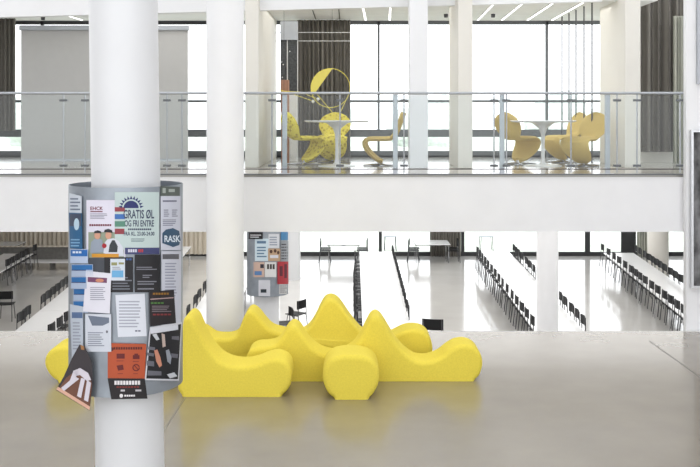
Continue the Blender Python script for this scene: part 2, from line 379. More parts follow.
# ---------------------------------------------------------------- poster drums
def poly_text(txt):
    cu = bpy.data.curves.new('t', 'FONT'); cu.body = txt; cu.resolution_u = 3; cu.offset = .022
    o = bpy.data.objects.new('t', cu); C.objects.link(o)
    dg = bpy.context.evaluated_depsgraph_get(); me = bpy.data.meshes.new_from_object(o.evaluated_get(dg))
    vs = [v.co.copy() for v in me.vertices]; fs = [tuple(p.vertices) for p in me.polygons]
    bpy.data.objects.remove(o); bpy.data.curves.remove(cu); bpy.data.meshes.remove(me)
    xs = [v.x for v in vs]; ys = [v.y for v in vs]
    x0, x1, y0, y1 = min(xs), max(xs), min(ys), max(ys)
    return [((v.x-x0)/(x1-x0), (v.y-y0)/(y1-y0)) for v in vs], fs
class Drum:
    def __init__(s, cx, cy, R): s.cx, s.cy, s.R = cx, cy, R
    def pt(s, px, py, off):
        dx = (px-CX)/F; dz = (CY-py)/F
        # ray (t*dx, t) against circle
        a = dx*dx+1; b = -2*(dx*s.cx+s.cy); c = s.cx**2+s.cy**2-s.R**2
        D = b*b-4*a*c; t = (-b-math.sqrt(max(D, 0)))/(2*a)
        x, y, z = t*dx, t, CZ+t*dz
        th = math.atan2(y-s.cy, x-s.cx)
        return ((s.cx+(s.R+off)*math.cos(th), s.cy+(s.R+off)*math.sin(th), z))
    def quad(s, mb, c, off, n=10, m=3, thick=.0015):
        # c: four pixel corners tl, tr, br, bl
        (a, b, e, g) = c; vs = []; fs = []
        n = max(1, math.ceil(max(abs(b[0]-a[0]), abs(e[0]-g[0]))/2)); m = max(m, 2)
        for L in (off, off-thick):
            for j in range(m+1):
                for i in range(n+1):
                    u, v = i/n, j/m
                    X = (a[0]*(1-u)+b[0]*u)*(1-v)+(g[0]*(1-u)+e[0]*u)*v
                    Y = (a[1]*(1-u)+b[1]*u)*(1-v)+(g[1]*(1-u)+e[1]*u)*v
                    vs.append(s.pt(X, Y, L))
        N = (n+1)*(m+1)
        for j in range(m):
            for i in range(n):
                q = j*(n+1)+i
                fs.append((q, q+1, q+n+2, q+n+1)); fs.append((N+q, N+q+n+1, N+q+n+2, N+q+1))
        for i in range(n):
            fs.append((i, N+i, N+i+1, i+1)); q = m*(n+1)+i; fs.append((q, q+1, N+q+1, N+q))
        for j in range(m):
            q = j*(n+1); fs.append((q, q+n+1, N+q+n+1, N+q)); q += n; fs.append((q, N+q, N+q+n+1, q+n+1))
        mb.add(vs, fs)
    def rect(s, mb, x0, y0, x1, y1, off, **k): s.quad(mb, [(x0, y0), (x1, y0), (x1, y1), (x0, y1)], off, **k)
    def flat(s, mb, vs, fs, off):
        bm = bmesh.new(); V = [bm.verts.new((x, y, 0)) for x, y in vs]
        for f in fs:
            try: bm.faces.new([V[i] for i in f])
            except ValueError: pass
        for f in bm.faces: f.normal_update()
        x0 = min(v[0] for v in vs); x1 = max(v[0] for v in vs)
        bmesh.ops.triangulate(bm, faces=bm.faces[:], ngon_method='EAR_CLIP')
        x = math.ceil(x0/2)*2
        while x < x1:
            bmesh.ops.bisect_plane(bm, geom=bm.verts[:]+bm.edges[:]+bm.faces[:], dist=1e-5, plane_co=(x, 0, 0), plane_no=(1, 0, 0)); x += 2
        bm.verts.index_update()
        mb.add([s.pt(v.co.x, v.co.y, off) for v in bm.verts], [tuple(v.index for v in f.verts) for f in bm.faces]); bm.free()
    def fan(s, mb, pts, off): s.flat(mb, pts, [tuple(range(len(pts)))], off)
    def text(s, mb, t, x0, y0, x1, y1, off, slope=0):
        vs, fs = poly_text(t)
        s.flat(mb, [(x0+(x1-x0)*u, y1+(y0-y1)*v+slope*u) for u, v in vs], fs, off)
PT = .004
layer = [0]
def poster(D, c, col, label, parts=(), name='poster', group=None, cat='poster'):
    """c: corner pixels; parts: (name, colour, [shapes]) in pixels"""
    layer[0] += 1; off = PT+.0022*(layer[0] % 9)
    mb = MB(); D.quad(mb, c, off); o = tag(mb.build(name, colm(*col)), label, cat, group)
    lv = 0
    for (nm, cl, shapes) in parts:
        lv += 1; of = off+.0006*lv
        for sh in shapes:
            k = sh[0]; m2 = MB()
            if k == 'r': D.rect(m2, *sh[1:5], of, n=4, m=1, thick=.0004)
            elif k == 'q': D.quad(m2, sh[1], of, n=4, m=2, thick=.0004)
            elif k == 'e':
                _, ex, ey, rx, ry = sh; D.fan(m2, [(ex+rx*math.cos(2*PI*i/20), ey+ry*math.sin(2*PI*i/20)) for i in range(20)], of)
            elif k == 'p': D.fan(m2, sh[1], of)
            elif k == 't': D.text(m2, *sh[1:6], of, *(sh[6:]))
            elif k == 'l':   # lines of tiny print: x0,y0,x1,y1,count
                _, a, b, c2, d2, n = sh
                for i in range(n):
                    yy = b+(d2-b)*(i+.5)/n; hh = (d2-b)/n*.22; xe = a+(c2-a)*random.uniform(.7, 1)
                    D.rect(m2, a, yy-hh, xe, yy+hh, of, n=3, m=1, thick=.0004)
            elif k == 'w':   # row of word blocks
                _, a, b, c2, d2, n = sh
                for i in range(n):
                    xa_ = a+(c2-a)*i/n; D.rect(m2, xa_, b, xa_+(c2-a)/n*.78, d2, of, n=2, m=1, thick=.0004)
            m2.build(nm, colm(*cl), o)
    return o
R4 = lambda x0, y0, x1, y1: [(x0, y0), (x1, y0), (x1, y1), (x0, y1)]
def drum(D, z0, z1, label):
    r = D.R; mb = MB()
    mb.lathe([(r, z0), (r, z1), (r-.006, z1), (r-.006, z0), (r, z0)], (D.cx, D.cy, 0), 72, False)
    o = mb.build('poster_drum', M['drum'], smooth=True); return tag(o, label, 'poster board')
dcx = xw(126.3, D1)
DA = Drum(dcx, D1, .41)
da = drum(DA, 1.03, 2.487, 'round zinc poster drum wrapped around the foreground column')
for zz in (1.10, 2.40):
    b = MB()
    for k in range(4):
        a = PI/4+k*PI/2; b.tube([(dcx+.2*math.cos(a), D1+.2*math.sin(a), zz), (dcx+.404*math.cos(a), D1+.404*math.sin(a), zz)], .008, 6)
    b.build('bracket', M['steel'], da)
W_, K_, BL, LT = (232, 232, 240), (28, 27, 32), (40, 110, 175), (120, 120, 130)
poster(DA, R4(87, 200, 125.5, 259), (228, 224, 238), 'white poster with two men in caps, left of the sunburst poster',
       [('photo', (150, 160, 140), [('r', 89, 232, 124, 258)]),
        ('heading', (120, 40, 60), [('t', 'EHCK', 91, 206.5, 103.5, 210), ('r', 91, 211, 103, 212), ('w', 90, 224, 112, 226, 10)]),
        ('small_print', (150, 150, 165), [('l', 91, 213, 108, 219, 4)]),
        ('red_picture', (150, 60, 70), [('r', 115, 207, 125, 211.5), ('r', 115, 228.5, 124.5, 234)]),
        ('blue_picture', (60, 110, 180), [('r', 115, 214, 125, 219)]),
        ('green_picture', (90, 140, 120), [('r', 115, 221, 125, 226.5)]),
        ('grey_man', (150, 160, 175), [('p', [(91, 253), (92, 242), (95, 239), (99, 238), (103, 240), (104.5, 252)])]),
        ('vest_man', (215, 218, 228), [('p', [(104, 253), (105, 243), (108, 239), (114, 238), (119, 241), (123, 247), (124, 256), (117, 256)])]),
        ('vest', (50, 55, 62), [('p', [(109, 252), (110, 245), (112.5, 240), (115, 240), (118, 246), (117.5, 252)])]),
        ('face', (215, 160, 135), [('e', 98.3, 235.3, 3, 3.8), ('e', 109, 235, 3, 4)]),
        ('cap', (40, 40, 48), [('p', [(95, 233), (95.5, 231), (98.5, 230), (101.5, 231), (102, 233)]), ('p', [(104.5, 232), (105.5, 229.5), (109, 228.6), (112.5, 230), (113, 232.5)])]),
        ('scarf', (170, 30, 45), [('e', 105, 245.5, 2.2, 2.4)]),
        ('yellow_board', (215, 150, 45), [('r', 93, 253.5, 119, 257)])])
poster(DA, R4(115, 192, 158.5, 249.5), (196, 212, 210), 'pale green poster with blue sunburst and large lettering',
       [('sunburst', (35, 45, 105), [('p', [(131+7.4*math.cos(PI+PI*i/14), 208+7.4*math.sin(PI+PI*i/14)) for i in range(15)])] +
         [('p', [(131+9*math.cos(a-.15), 208+9*math.sin(a-.15)), (131+9*math.cos(a+.15), 208+9*math.sin(a+.15)), (131+12.6*math.cos(a), 208+12.6*math.sin(a))]) for a in [PI+PI*(i+.5)/11 for i in range(11)]]),
        ('lettering', (60, 70, 95), [('t', 'GRATIS \u00d8L', 123.5, 209.5, 153.5, 218.5), ('t', 'OG FRI ENTRE', 124.5, 220, 153.3, 226.5),
                                     ('w', 128, 228.3, 151, 230, 12), ('t', 'FRA KL. 23.00-24.00', 124, 231.5, 153.8, 235.5)]),
        ('small_print', (120, 140, 145), [('l', 131, 238, 147, 242, 3)])])
poster(DA, R4(125, 247.5, 158.5, 254), (60, 65, 110), 'narrow dark blue banner under the sunburst poster',
       [('lettering', (215, 215, 230), [('w', 128, 249, 137, 252, 4)]), ('red_lettering', (190, 60, 70), [('w', 138, 249, 143, 252, 3)])])
poster(DA, [(71, 193), (83, 196), (83, 214), (71, 213)], (205, 212, 222), 'pale sheet at the top left rim of the big drum', [('small_print', (110, 120, 140), [('l', 72, 197, 82, 211, 4)])])
poster(DA, [(71, 212.5), (83.5, 213), (84, 249), (72, 248)], (38, 96, 140), 'blue poster with a pale figure on the left edge of the big drum',
       [('dark_sky', (60, 70, 92), [('r', 71.8, 213.5, 83, 226)]), ('pale_figure', (190, 215, 230), [('e', 78.5, 224, 2.6, 6)]), ('small_print', (130, 175, 210), [('l', 73, 238, 82, 247, 3)])])
poster(DA, R4(72.5, 249, 89.5, 263), (185, 200, 225), 'blue and white flyer, uppermost in the left stack on the big drum', [('blue_band', (35, 105, 180), [('r', 73, 249.6, 89, 256)]), ('lettering', (225, 235, 245), [('w', 75, 251, 84, 253, 3)])])
for i in range(4):
    y = 264+i*12.2
    poster(DA, R4(74, y, 88.5+(6 if i == 0 else 0), y+12), (175, 190, 215), '%s blue banded sheet below the uppermost flyer of the left stack' % ['first', 'second', 'third', 'fourth'][i],
           [('blue_band', BL, [('r', 74.4, y+.6, 88+(6 if i == 0 else 0), y+5.4)]), ('dark_line', (35, 60, 110), [('r', 74.4, y+5.4, 88, y+6.2)])], group='blue banded sheets on the big drum')
poster(DA, [(71, 304), (84, 306.5), (84, 362), (73, 358)], (196, 204, 216), 'tall pale sheet low on the left edge of the big drum', [('blue_mark', (90, 115, 155), [('r', 73, 312, 83.5, 318)]), ('small_print', (160, 165, 180), [('l', 74, 321, 82.5, 350, 9)])])
poster(DA, R4(89.5, 257.5, 105, 272), (70, 74, 82), 'small dark grey sheet under the two men poster')
poster(DA, R4(105, 257, 133, 292), K_, 'black poster left of the matching black one on the big drum', [('lettering', (115, 118, 128), [('l', 113, 276, 132, 290, 5)]), ('blue_lettering', (60, 90, 150), [('w', 126, 258, 132, 260, 2)])])
poster(DA, R4(134.5, 254.5, 159, 292), K_, 'black poster right of the matching black one on the big drum', [('lettering', (130, 130, 140), [('l', 136, 266, 157.5, 270, 2), ('l', 142, 274, 151, 278, 2), ('l', 137, 280, 157, 285, 2), ('l', 137, 287, 157, 290, 1)])])
poster(DA, R4(111, 258.5, 125, 280), (215, 222, 232), 'small white flyer with a light blue block pinned over the black poster',
       [('blue_block', (110, 175, 220), [('r', 112.5, 270, 123.5, 277)]), ('picture', (150, 150, 100), [('r', 112, 262, 117.5, 265), ('r', 119, 262, 124, 264)]), ('small_print', (150, 150, 160), [('l', 113, 266, 123, 269.5, 2)])])
poster(DA, [(88, 270.5), (112, 273), (110.5, 313), (85, 311)], (232, 230, 240), 'white letter with a purple picture strip on the left of the big drum',
       [('picture_strip', (120, 70, 105), [('q', [(89.5, 276.5), (108, 277.5), (107.8, 282.5), (89.5, 281.5)])]), ('orange_glow', (210, 140, 110), [('e', 101, 280, 4, 1.8)]), ('small_print', (165, 165, 178), [('l', 92, 286, 108, 300, 7)])])
poster(DA, R4(87.5, 313.5, 112, 351), (214, 218, 228), 'white sheet with a grey photo strip below the purple picture letter',
       [('photo_strip', (110, 120, 138), [('p', [(90, 315), (110, 317), (110, 322), (104, 325), (94, 325)])]), ('small_print', (140, 145, 158), [('l', 90, 331, 106, 346, 7)]), ('round_mark', (110, 110, 120), [('e', 108, 331, 1, 1.4)])])
poster(DA, [(115.5, 295), (144.5, 293.5), (146.5, 336), (118, 337)], (226, 229, 238), 'plain white typed letter in the middle of the big drum', [('small_print', (172, 175, 188), [('l', 119, 300, 142, 328, 9)]), ('signature', (110, 112, 130), [('w', 135, 330, 141, 331.5, 2)])])
poster(DA, [(160, 186), (179, 187), (179, 196), (160, 196)], (90, 98, 92), 'small grey green sheet on the upper right rim of the big drum', [('pale_shape', (170, 178, 172), [('r', 162, 188, 165, 193), ('r', 168, 189, 174, 192)])])
poster(DA, R4(160, 196, 179.5, 250), (208, 210, 222), 'tall white printed sheet right of the sunburst poster',
       [('small_print', (120, 122, 140), [('l', 162, 199, 178, 203, 1), ('l', 163, 209, 169, 217, 4), ('l', 171, 209, 177, 217, 4), ('l', 162, 219, 176, 226, 4)]),
        ('blue_blob', (55, 85, 112), [('p', [(161.5, 243), (161.5, 233), (165, 229.5), (172, 228), (178, 231), (179.3, 240), (178, 245), (172, 247)])]), ('lettering', (225, 235, 245), [('t', 'RASK', 163.5, 235.3, 179, 242)])])
poster(DA, R4(160.5, 251, 179.8, 326), (205, 207, 218), 'long white sheet with grey heading on the right of the big drum', [('grey_heading', (95, 95, 100), [('r', 161.5, 254, 177.5, 259)]), ('small_print', (155, 157, 172), [('l', 164, 262, 176, 300, 13)])])
poster(DA, [(148.5, 291.5), (172.5, 289.5), (174.5, 323), (149.5, 326)], (34, 28, 32), 'black poster with red and green lettering, tilted, on the right of the big drum',
       [('yellow_heading', (150, 105, 35), [('w', 152, 292.5, 168, 294.5, 6)]), ('pale_line', (190, 160, 160), [('q', [(149.5, 298.5), (172, 297), (172, 298), (149.5, 299.5)])]), ('green_lettering', (80, 130, 60), [('w', 150, 302, 163, 303.5, 4)]),
        ('small_print', (130, 118, 125), [('l', 151, 305, 170, 312, 4)]), ('red_lettering', (140, 50, 55), [('w', 152, 313.5, 170, 315, 5)])])
poster(DA, [(149, 327), (180, 322), (177, 380.5), (144, 379.5)], (215, 215, 222), 'black comic-like photo poster with white border low on the right of the big drum',
       [('black_field', (22, 22, 28), [('q', [(150, 328.5), (179, 324), (176, 379), (145.5, 378)])]), ('white_top', (218, 220, 228), [('q', [(149.5, 328.5), (176, 324.5), (176.3, 329.5), (149.8, 333.5)])]),
        ('grey_panel', (105, 105, 115), [('q', [(146.5, 352), (153, 353), (152.5, 356), (146.3, 355)]), ('q', [(147.5, 346), (154, 347), (153.5, 350), (147.2, 349)]), ('q', [(170, 336), (177, 336), (177, 340), (170, 339)]), ('q', [(169.5, 353), (176, 354), (175.5, 358), (169.5, 357)]), ('q', [(146, 360), (153, 361), (153, 366), (145.7, 365)]), ('q', [(147, 370), (160, 371), (160, 375), (146.5, 375)])]),
        ('orange_figure', (205, 140, 115), [('p', [(153, 350), (156, 349), (159, 357), (160.5, 365), (158, 367), (155, 361)])]), ('pale_figure', (200, 180, 170), [('p', [(160, 333), (163, 334), (164, 346), (161, 347)])]),
        ('grey_figure', (150, 155, 165), [('p', [(164, 350), (167, 349), (169.5, 357), (168.5, 364), (165.5, 361)])]), ('hand', (205, 208, 214), [('p', [(165, 374), (172, 372), (175, 376), (168, 378)]), ('p', [(151, 334), (155, 333), (158, 339), (155, 340)])])])
poster(DA, [(108.5, 342.5), (145.5, 343.5), (144, 378), (108.5, 377.5)], (186, 82, 45), 'orange poster with four dark pictograms low on the big drum',
       [('heading', (90, 30, 25), [('w', 114, 346.5, 142, 349, 12), ('e', 112.5, 348.5, 1.6, 2)]),
        ('pictogram', (105, 28, 28), [('r', 117, 353, 124.8, 358), ('r', 132.5, 354.5, 139, 358.5), ('p', [(134, 354.5), (134, 353), (137.5, 353), (137.5, 354.5)]), ('q', [(117, 365), (123, 364), (124, 369), (118.5, 370)]),
                                       ('p', [(135.7+3.6*math.cos(2*PI*i/24), 367+3.6*math.sin(2*PI*i/24)) for i in range(24)]+[(138.2, 367)]+[(135.7+2.5*math.cos(2*PI*i/24), 367+2.5*math.sin(2*PI*i/24)) for i in range(23, -1, -1)])]),
        ('strike', (105, 28, 28), [('q', [(133.5, 364.8), (134.2, 364.2), (138, 369), (137.4, 369.6)])]), ('small_print', (120, 45, 35), [('l', 117, 359.5, 124, 361, 1), ('l', 132.5, 360, 139, 361.5, 1), ('l', 133, 372.3, 139, 373.6, 1), ('l', 118, 372.3, 124, 373.6, 1)])])
poster(DA, [(108.5, 377.5), (144, 378), (146.5, 398), (112, 398.5)], (32, 27, 30), 'black lower sheet with white heading hanging under the orange poster',
       [('heading', (235, 230, 232), [('w', 115, 380, 140, 384, 9), ('e', 121.5, 395, 1.7, 1.9), ('w', 124.5, 394, 135, 395.8, 5)]), ('red_lettering', (130, 45, 40), [('w', 117, 385.5, 139, 387, 8)]), ('small_lettering', (205, 200, 205), [('w', 121, 388.8, 126, 390.6, 1), ('w', 135, 388.8, 142, 390.6, 1)])])
# loose leaflet hanging from the lower left rim
lf = MB(); dl = 6.92
def lq(pts, dy=0): return [at(x, y, dl-dy+(.05*(92-x)/36)) for x, y in pts]
def lplate(pts, dy, m, name, parent=None, th=.003):
    a = lq(pts, dy); n = len(a); b = [v+Vector((0, th, 0)) for v in a]
    return MB().add(a+b, [tuple(range(n)), tuple(range(2*n-1, n-1, -1))]+[(i, (i+1) % n, n+(i+1) % n, n+i) for i in range(n)]).build(name, m, parent)
L0 = lplate([(79.5, 344.5), (84.5, 346.5), (91.5, 361), (92.5, 372), (92.8, 382), (89.5, 410.5), (56, 390), (64, 376), (72, 358)], 0, colm(58, 52, 56), 'hanging_leaflet')
tag(L0, 'loose dark leaflet with pale hands hanging off the lower left rim of the drum', 'leaflet')
lplate([(66, 378), (75, 371), (89, 374), (92, 384), (89.3, 408), (58.5, 389)], .004, colm(120, 78, 62), 'photo_ground', L0)
lplate([(56.3, 389.5), (58, 386.8), (90, 406.8), (89.3, 410)], .008, colm(228, 180, 158), 'pink_border', L0)
for q in ([(73, 371), (80, 368), (88, 373), (91, 380), (87, 381), (80, 375), (75, 376)], [(61, 388), (75, 376), (79, 379), (64, 391)], [(77, 396), (81, 378), (85, 379), (81, 398)], [(84, 400), (87, 380), (91, 383), (88, 402)], [(73, 372), (79, 371), (74, 381), (70, 380)]):
    lplate(q, .011, colm(222, 215, 225), 'pale_hand', L0)
lplate([(80.5, 345), (84, 346.5), (84.2, 350), (81, 349.5)], .014, colm(170, 120, 75), 'tape', L0)
# second drum
DBd = Drum(xw(267.5, 20), 20, .41)
drum(DBd, zw(297, 19.6), 1.49, 'small distant zinc poster drum around a canteen column')
poster(DBd, R4(249.5, 232, 263, 239), K_, 'small black sign at the top of the distant drum', [('lettering', (210, 210, 215), [('l', 251, 234, 262, 238, 2)])])
poster(DBd, R4(255, 238.5, 268.5, 261), (205, 222, 232), 'light blue sheet on the distant drum', [('blue_print', (90, 120, 150), [('r', 257, 241, 266, 243.5), ('l', 257, 246, 267, 258, 4)])])
poster(DBd, R4(268.5, 234, 279, 248), (215, 218, 225), 'white sheet right of the light blue one on the distant drum', [('small_print', (140, 150, 165), [('l', 269.5, 236, 278, 246, 4)])])
poster(DBd, R4(268, 248.5, 280, 261), (190, 160, 130), 'sheet with a brown group photo on the distant drum', [('dark_head', (80, 50, 40), [('e', 271, 251.5, 1.4, 1.8), ('e', 275, 250.8, 1.4, 1.8), ('e', 278, 252.5, 1.2, 1.8)]), ('pale_shirt', (215, 215, 225), [('r', 270, 255, 278, 258)])])
poster(DBd, R4(280.5, 232, 287.5, 240), (70, 130, 175), 'blue round-cornered sheet at the top right of the distant drum')
poster(DBd, R4(280.5, 241, 287.8, 262), (150, 155, 160), 'grey printed sheet on the right edge of the distant drum', [('dark_print', (70, 70, 80), [('l', 281, 243, 287, 260, 6)])])
poster(DBd, R4(254, 262, 264.5, 277), (205, 175, 160), 'colourful sheet with a dark mark, left in the middle row of the distant drum', [('dark_mark', (35, 35, 50), [('r', 260.5, 264, 264, 268)]), ('blue_mark', (90, 130, 180), [('r', 255, 271, 262, 275)])])
poster(DBd, R4(265, 262, 276, 277), (225, 225, 225), 'white sheet with black figures in the middle row of the distant drum', [('figure', (70, 65, 60), [('w', 267, 264, 275, 269, 3)])])
poster(DBd, R4(277, 261.5, 287.5, 284), (175, 50, 60), 'red poster on the distant drum', [('figure', (90, 30, 45), [('r', 279, 266, 282, 276), ('r', 283.5, 264, 286, 278)])])
poster(DBd, R4(259, 280, 270, 296), (215, 216, 224), 'white letter at the bottom of the distant drum', [('dark_mark', (40, 50, 60), [('r', 261, 289, 266.5, 292.5)])])
poster(DBd, R4(279, 284, 288, 294), (205, 205, 205), 'white striped sheet under the red poster of the distant drum', [('lines', (120, 120, 125), [('l', 280, 285, 287, 293, 4)])])

# ---------------------------------------------------------------- yellow sofas
def spline(pts, n=5):
    out = []
    for i in range(len(pts)-1):
        p0 = pts[max(i-1, 0)]; p1 = pts[i]; p2 = pts[i+1]; p3 = pts[min(i+2, len(pts)-1)]
        for k in range(n):
            t = k/n
            out.append(tuple(.5*((2*p1[j])+(-p0[j]+p2[j])*t+(2*p0[j]-5*p1[j]+4*p2[j]-p3[j])*t*t+(-p0[j]+3*p1[j]-3*p2[j]+p3[j])*t**3) for j in (0, 1)))
    out.append(pts[-1]); return out
def wave_block(name, pts, y0, th, r=.055, parent=None, bend=None, ztaper=0, cap_r=None):
    """pts: (x,z) open outline from one foot over the top to the other foot"""
    o = spline(pts, 6); o = [(x, max(z, 0)) for x, z in o]; n = len(o)
    nor = []
    for i in range(n):
        a = o[max(i-1, 0)]; b = o[min(i+1, n-1)]; t = Vector((b[0]-a[0], b[1]-a[1])).normalized(); nor.append((t.y, -t.x))
    # make normals point inwards
    cxm = sum(p[0] for p in o)/n
    area2 = sum(o[i][0]*o[(i+1) % n][1]-o[(i+1) % n][0]*o[i][1] for i in range(n))
    sg = -1 if area2 > 0 else 1
    rings = []; ST = 6
    def ring(off, y):
        R = []
        for (x, z), (nx, nz) in zip(o, nor):
            X, Z = x+sg*nx*off, max(z+sg*nz*off, 0.0)
            if z < .012: Z = 0
            yy = y+(bend(X) if bend else 0)
            if ztaper: Z *= 1-ztaper*(y-y0)/th
            R.append((X, yy, Z))
        return R
    for k in range(ST+1):
        a = PI/2*k/ST; rings.append(ring(r*(1-math.sin(a)), y0+r*(1-math.cos(a))))
    rings.append(ring(0, y0+th*.5))
    for k in range(ST, -1, -1):
        a = PI/2*k/ST; rings.append(ring(r*(1-math.sin(a)), y0+th-r*(1-math.cos(a))))
    vs = [v for R in rings for v in R]; fs = []
    m = len(rings)
    for j in range(m-1):
        for i in range(n-1):
            fs.append((j*n+i, j*n+i+1, (j+1)*n+i+1, (j+1)*n+i))
    # underside
    for j in range(m-1): fs.append((j*n, (j+1)*n, (j+1)*n+n-1, j*n+n-1))
    mb = MB(); mb.add(vs, fs)
    # flat faces: triangulated by bmesh
    me = bpy.data.meshes.new(name); me.from_pydata(mb.v, [], mb.f)
    bm = bmesh.new(); bm.from_mesh(me); bm.verts.ensure_lookup_table()
    for j in (0, m-1):
        loop = [k for k in range(n) if k == 0 or math.hypot(rings[j][k][0]-rings[j][k-1][0], rings[j][k][2]-rings[j][k-1][2]) > 1e-5]
        co = [Vector((rings[j][k][0], rings[j][k][2])) for k in loop]
        rv, re, rf, ov, oe, of = delaunay_2d_cdt(co, [], [list(range(len(co)))], 2, 1e-6)
        vm = []
        for q, v in enumerate(rv):
            if ov[q]: vm.append(bm.verts[j*n+loop[ov[q][0]]])
            else:
                near = min(range(len(co)), key=lambda t: (co[t]-v).length); vm.append(bm.verts.new((v.x, rings[j][loop[near]][1], v.y))); bm.verts.ensure_lookup_table()
        for f in rf:
            try: bm.faces.new([vm[q] for q in f])
            except ValueError: pass
    bmesh.ops.remove_doubles(bm, verts=bm.verts, dist=.0004)
    bmesh.ops.recalc_face_normals(bm, faces=bm.faces)
    bm.to_mesh(me); bm.free()
    for p in me.polygons: p.use_smooth = True
    me.set_sharp_from_angle(angle=math.radians(50))
    me.materials.append(M['sofa'])
    ob = bpy.data.objects.new(name, me); C.objects.link(ob)
    if parent: ob.parent = parent
    return ob
def pz(l, d): return [(xw(p, d), z) for p, z in l]
# front left module
p1 = [(280, 0), (286, .05), (290.5, .13), (291.5, .22), (290, .31), (285, .375), (276, .405), (266, .385), (255, .34), (243, .318), (231, .33), (220, .38), (211, .47), (204, .58), (198, .72), (194, .81), (189, .855), (184, .83), (182, .75), (181, .6), (180, .3), (177.5, .1), (178, .06), (182, 0)]
s1 = wave_block('wave_sofa', pz(p1, 10.6), 10.6, .5)
tag(s1, 'yellow upholstered wave sofa with one tall peak, nearest the poster drum on its right', 'sofa', 'yellow wave sofas')
# right module with forward stub
e2 = empty('wave_sofa', (0, 0, 0), 0, 'yellow wave sofa on the right with two peaks and a rounded stub pointing forward', 'sofa', 'yellow wave sofas')
p2 = [(473, 0), (479, .05), (482.5, .15), (482.5, .24), (480, .32), (474, .385), (466, .41), (457, .395), (449, .345), (441, .275), (433, .235), (425, .22), (416, .235), (408, .295), (400, .385), (393, .49), (386, .62), (381, .70), (376, .73), (371, .70), (366.5, .61), (361, .49), (353, .37), (343, .30), (333, .28), (321, .315), (311, .395), (304, .495), (298.5, .585), (292.5, .62), (287, .58), (281, .48), (275, .41), (266, .385), (256, .375), (249, .33), (245.5, .22), (247, .08), (252, 0)]
wave_block('front_wave', pz(p2, 11.22), 11.22, .45, parent=e2)
p3 = [(367.5, 0), (373, .05), (378, .15), (379.5, .25), (377.5, .35), (371, .43), (361, .465), (351, .47), (341, .465), (331, .43), (324.5, .35), (322.5, .25), (324, .15), (329, .05), (336.5, 0)]
wave_block('stub_seat', pz(p3, 10.5), 10.5, .73, parent=e2, r=.06, ztaper=.12)
# back module
p4 = [(425, 0), (430, .06), (432.5, .15), (432.5, .24), (430, .34), (424, .41), (415, .435), (405, .42), (396, .37), (386, .32), (376, .31), (367, .34), (360, .39), (353, .48), (347, .57), (341, .67), (336, .73), (330, .755), (324, .73), (319.5, .65), (315, .54), (309, .43), (302, .37), (292, .36), (281, .39), (271, .43), (264, .51), (258, .60), (253, .65), (248.5, .655), (244, .59), (240, .47), (236, .37), (229, .33), (220, .325), (212, .34), (206, .39), (200, .42), (192, .36), (187, .2), (188, .06), (193, 0)]
s4 = wave_block('wave_sofa', pz(p4, 11.9), 11.9, .45, bend=lambda x: .22*math.exp(-((x+.22)/.35)**2))
tag(s4, 'yellow wave sofa at the back, its tall peak seen between two front peaks', 'sofa', 'yellow wave sofas')
p5 = [(60, 0), (52, .05), (46, .14), (44, .23), (46.5, .32), (53, .385), (62, .41), (72, .395), (82, .34), (92, .27), (102, .25), (113, .33), (122, .5), (130, .68), (136, .73), (142, .69), (149, .55), (158, .42), (166, .38), (172, .3), (174, .18), (172, .07), (167, 0)]
s5 = wave_block('wave_sofa', pz(p5, 11.15), 11.15, .5)
tag(s5, 'yellow wave sofa half hidden behind the poster drum, its rounded end showing at left', 'sofa', 'yellow wave sofas')

# ---------------------------------------------------------------- lounge tables and chairs
def lounge_table(x, d, label, base='star'):
    t = empty('round_table', (x, d, UZ), 0, label, 'table', 'white round lounge tables')
    MB().lathe([(.50, .718), (.535, .735), (.54, .742), (.535, .748), (0.001, .748)], (0, 0, 0), 64).build('tabletop', M['table_white'], t, smooth=True)
    MB().lathe([(.045, .03), (.032, .12), (.028, .35), (.034, .52), (.07, .62), (.17, .70), (.24, .718)], (0, 0, 0), 32).build('pedestal', M['table_edge'], t, smooth=True)
    MB().lathe([(.31, .0), (.31, .008), (.2, .02), (.07, .035), (.045, .06)], (0, 0, 0), 48).build('base', M['table_edge'], t, smooth=True)
    return t
lounge_table(xw(337, 16.4), 16.4, 'white round pedestal table between the dotted yellow chairs')
lounge_table(xw(543, 16.4), 16.4, 'white round pedestal table between the tan chairs')
PR = [(-.325, .835, .03), (-.322, .825, .09), (-.312, .795, .16), (-.297, .75, .215), (-.275, .69, .25), (-.25, .62, .262), (-.225, .55, .245), (-.195, .49, .205), (-.16, .45, .165), (-.11, .43, .16), (-.04, .425, .185), (.05, .425, .225), (.14, .425, .25), (.21, .422, .255), (.26, .405, .256), (.285, .37, .256), (.28, .32, .255), (.25, .26, .25), (.20, .20, .235), (.145, .145, .205), (.09, .10, .165), (.045, .075, .11), (.02, .068, .04)]
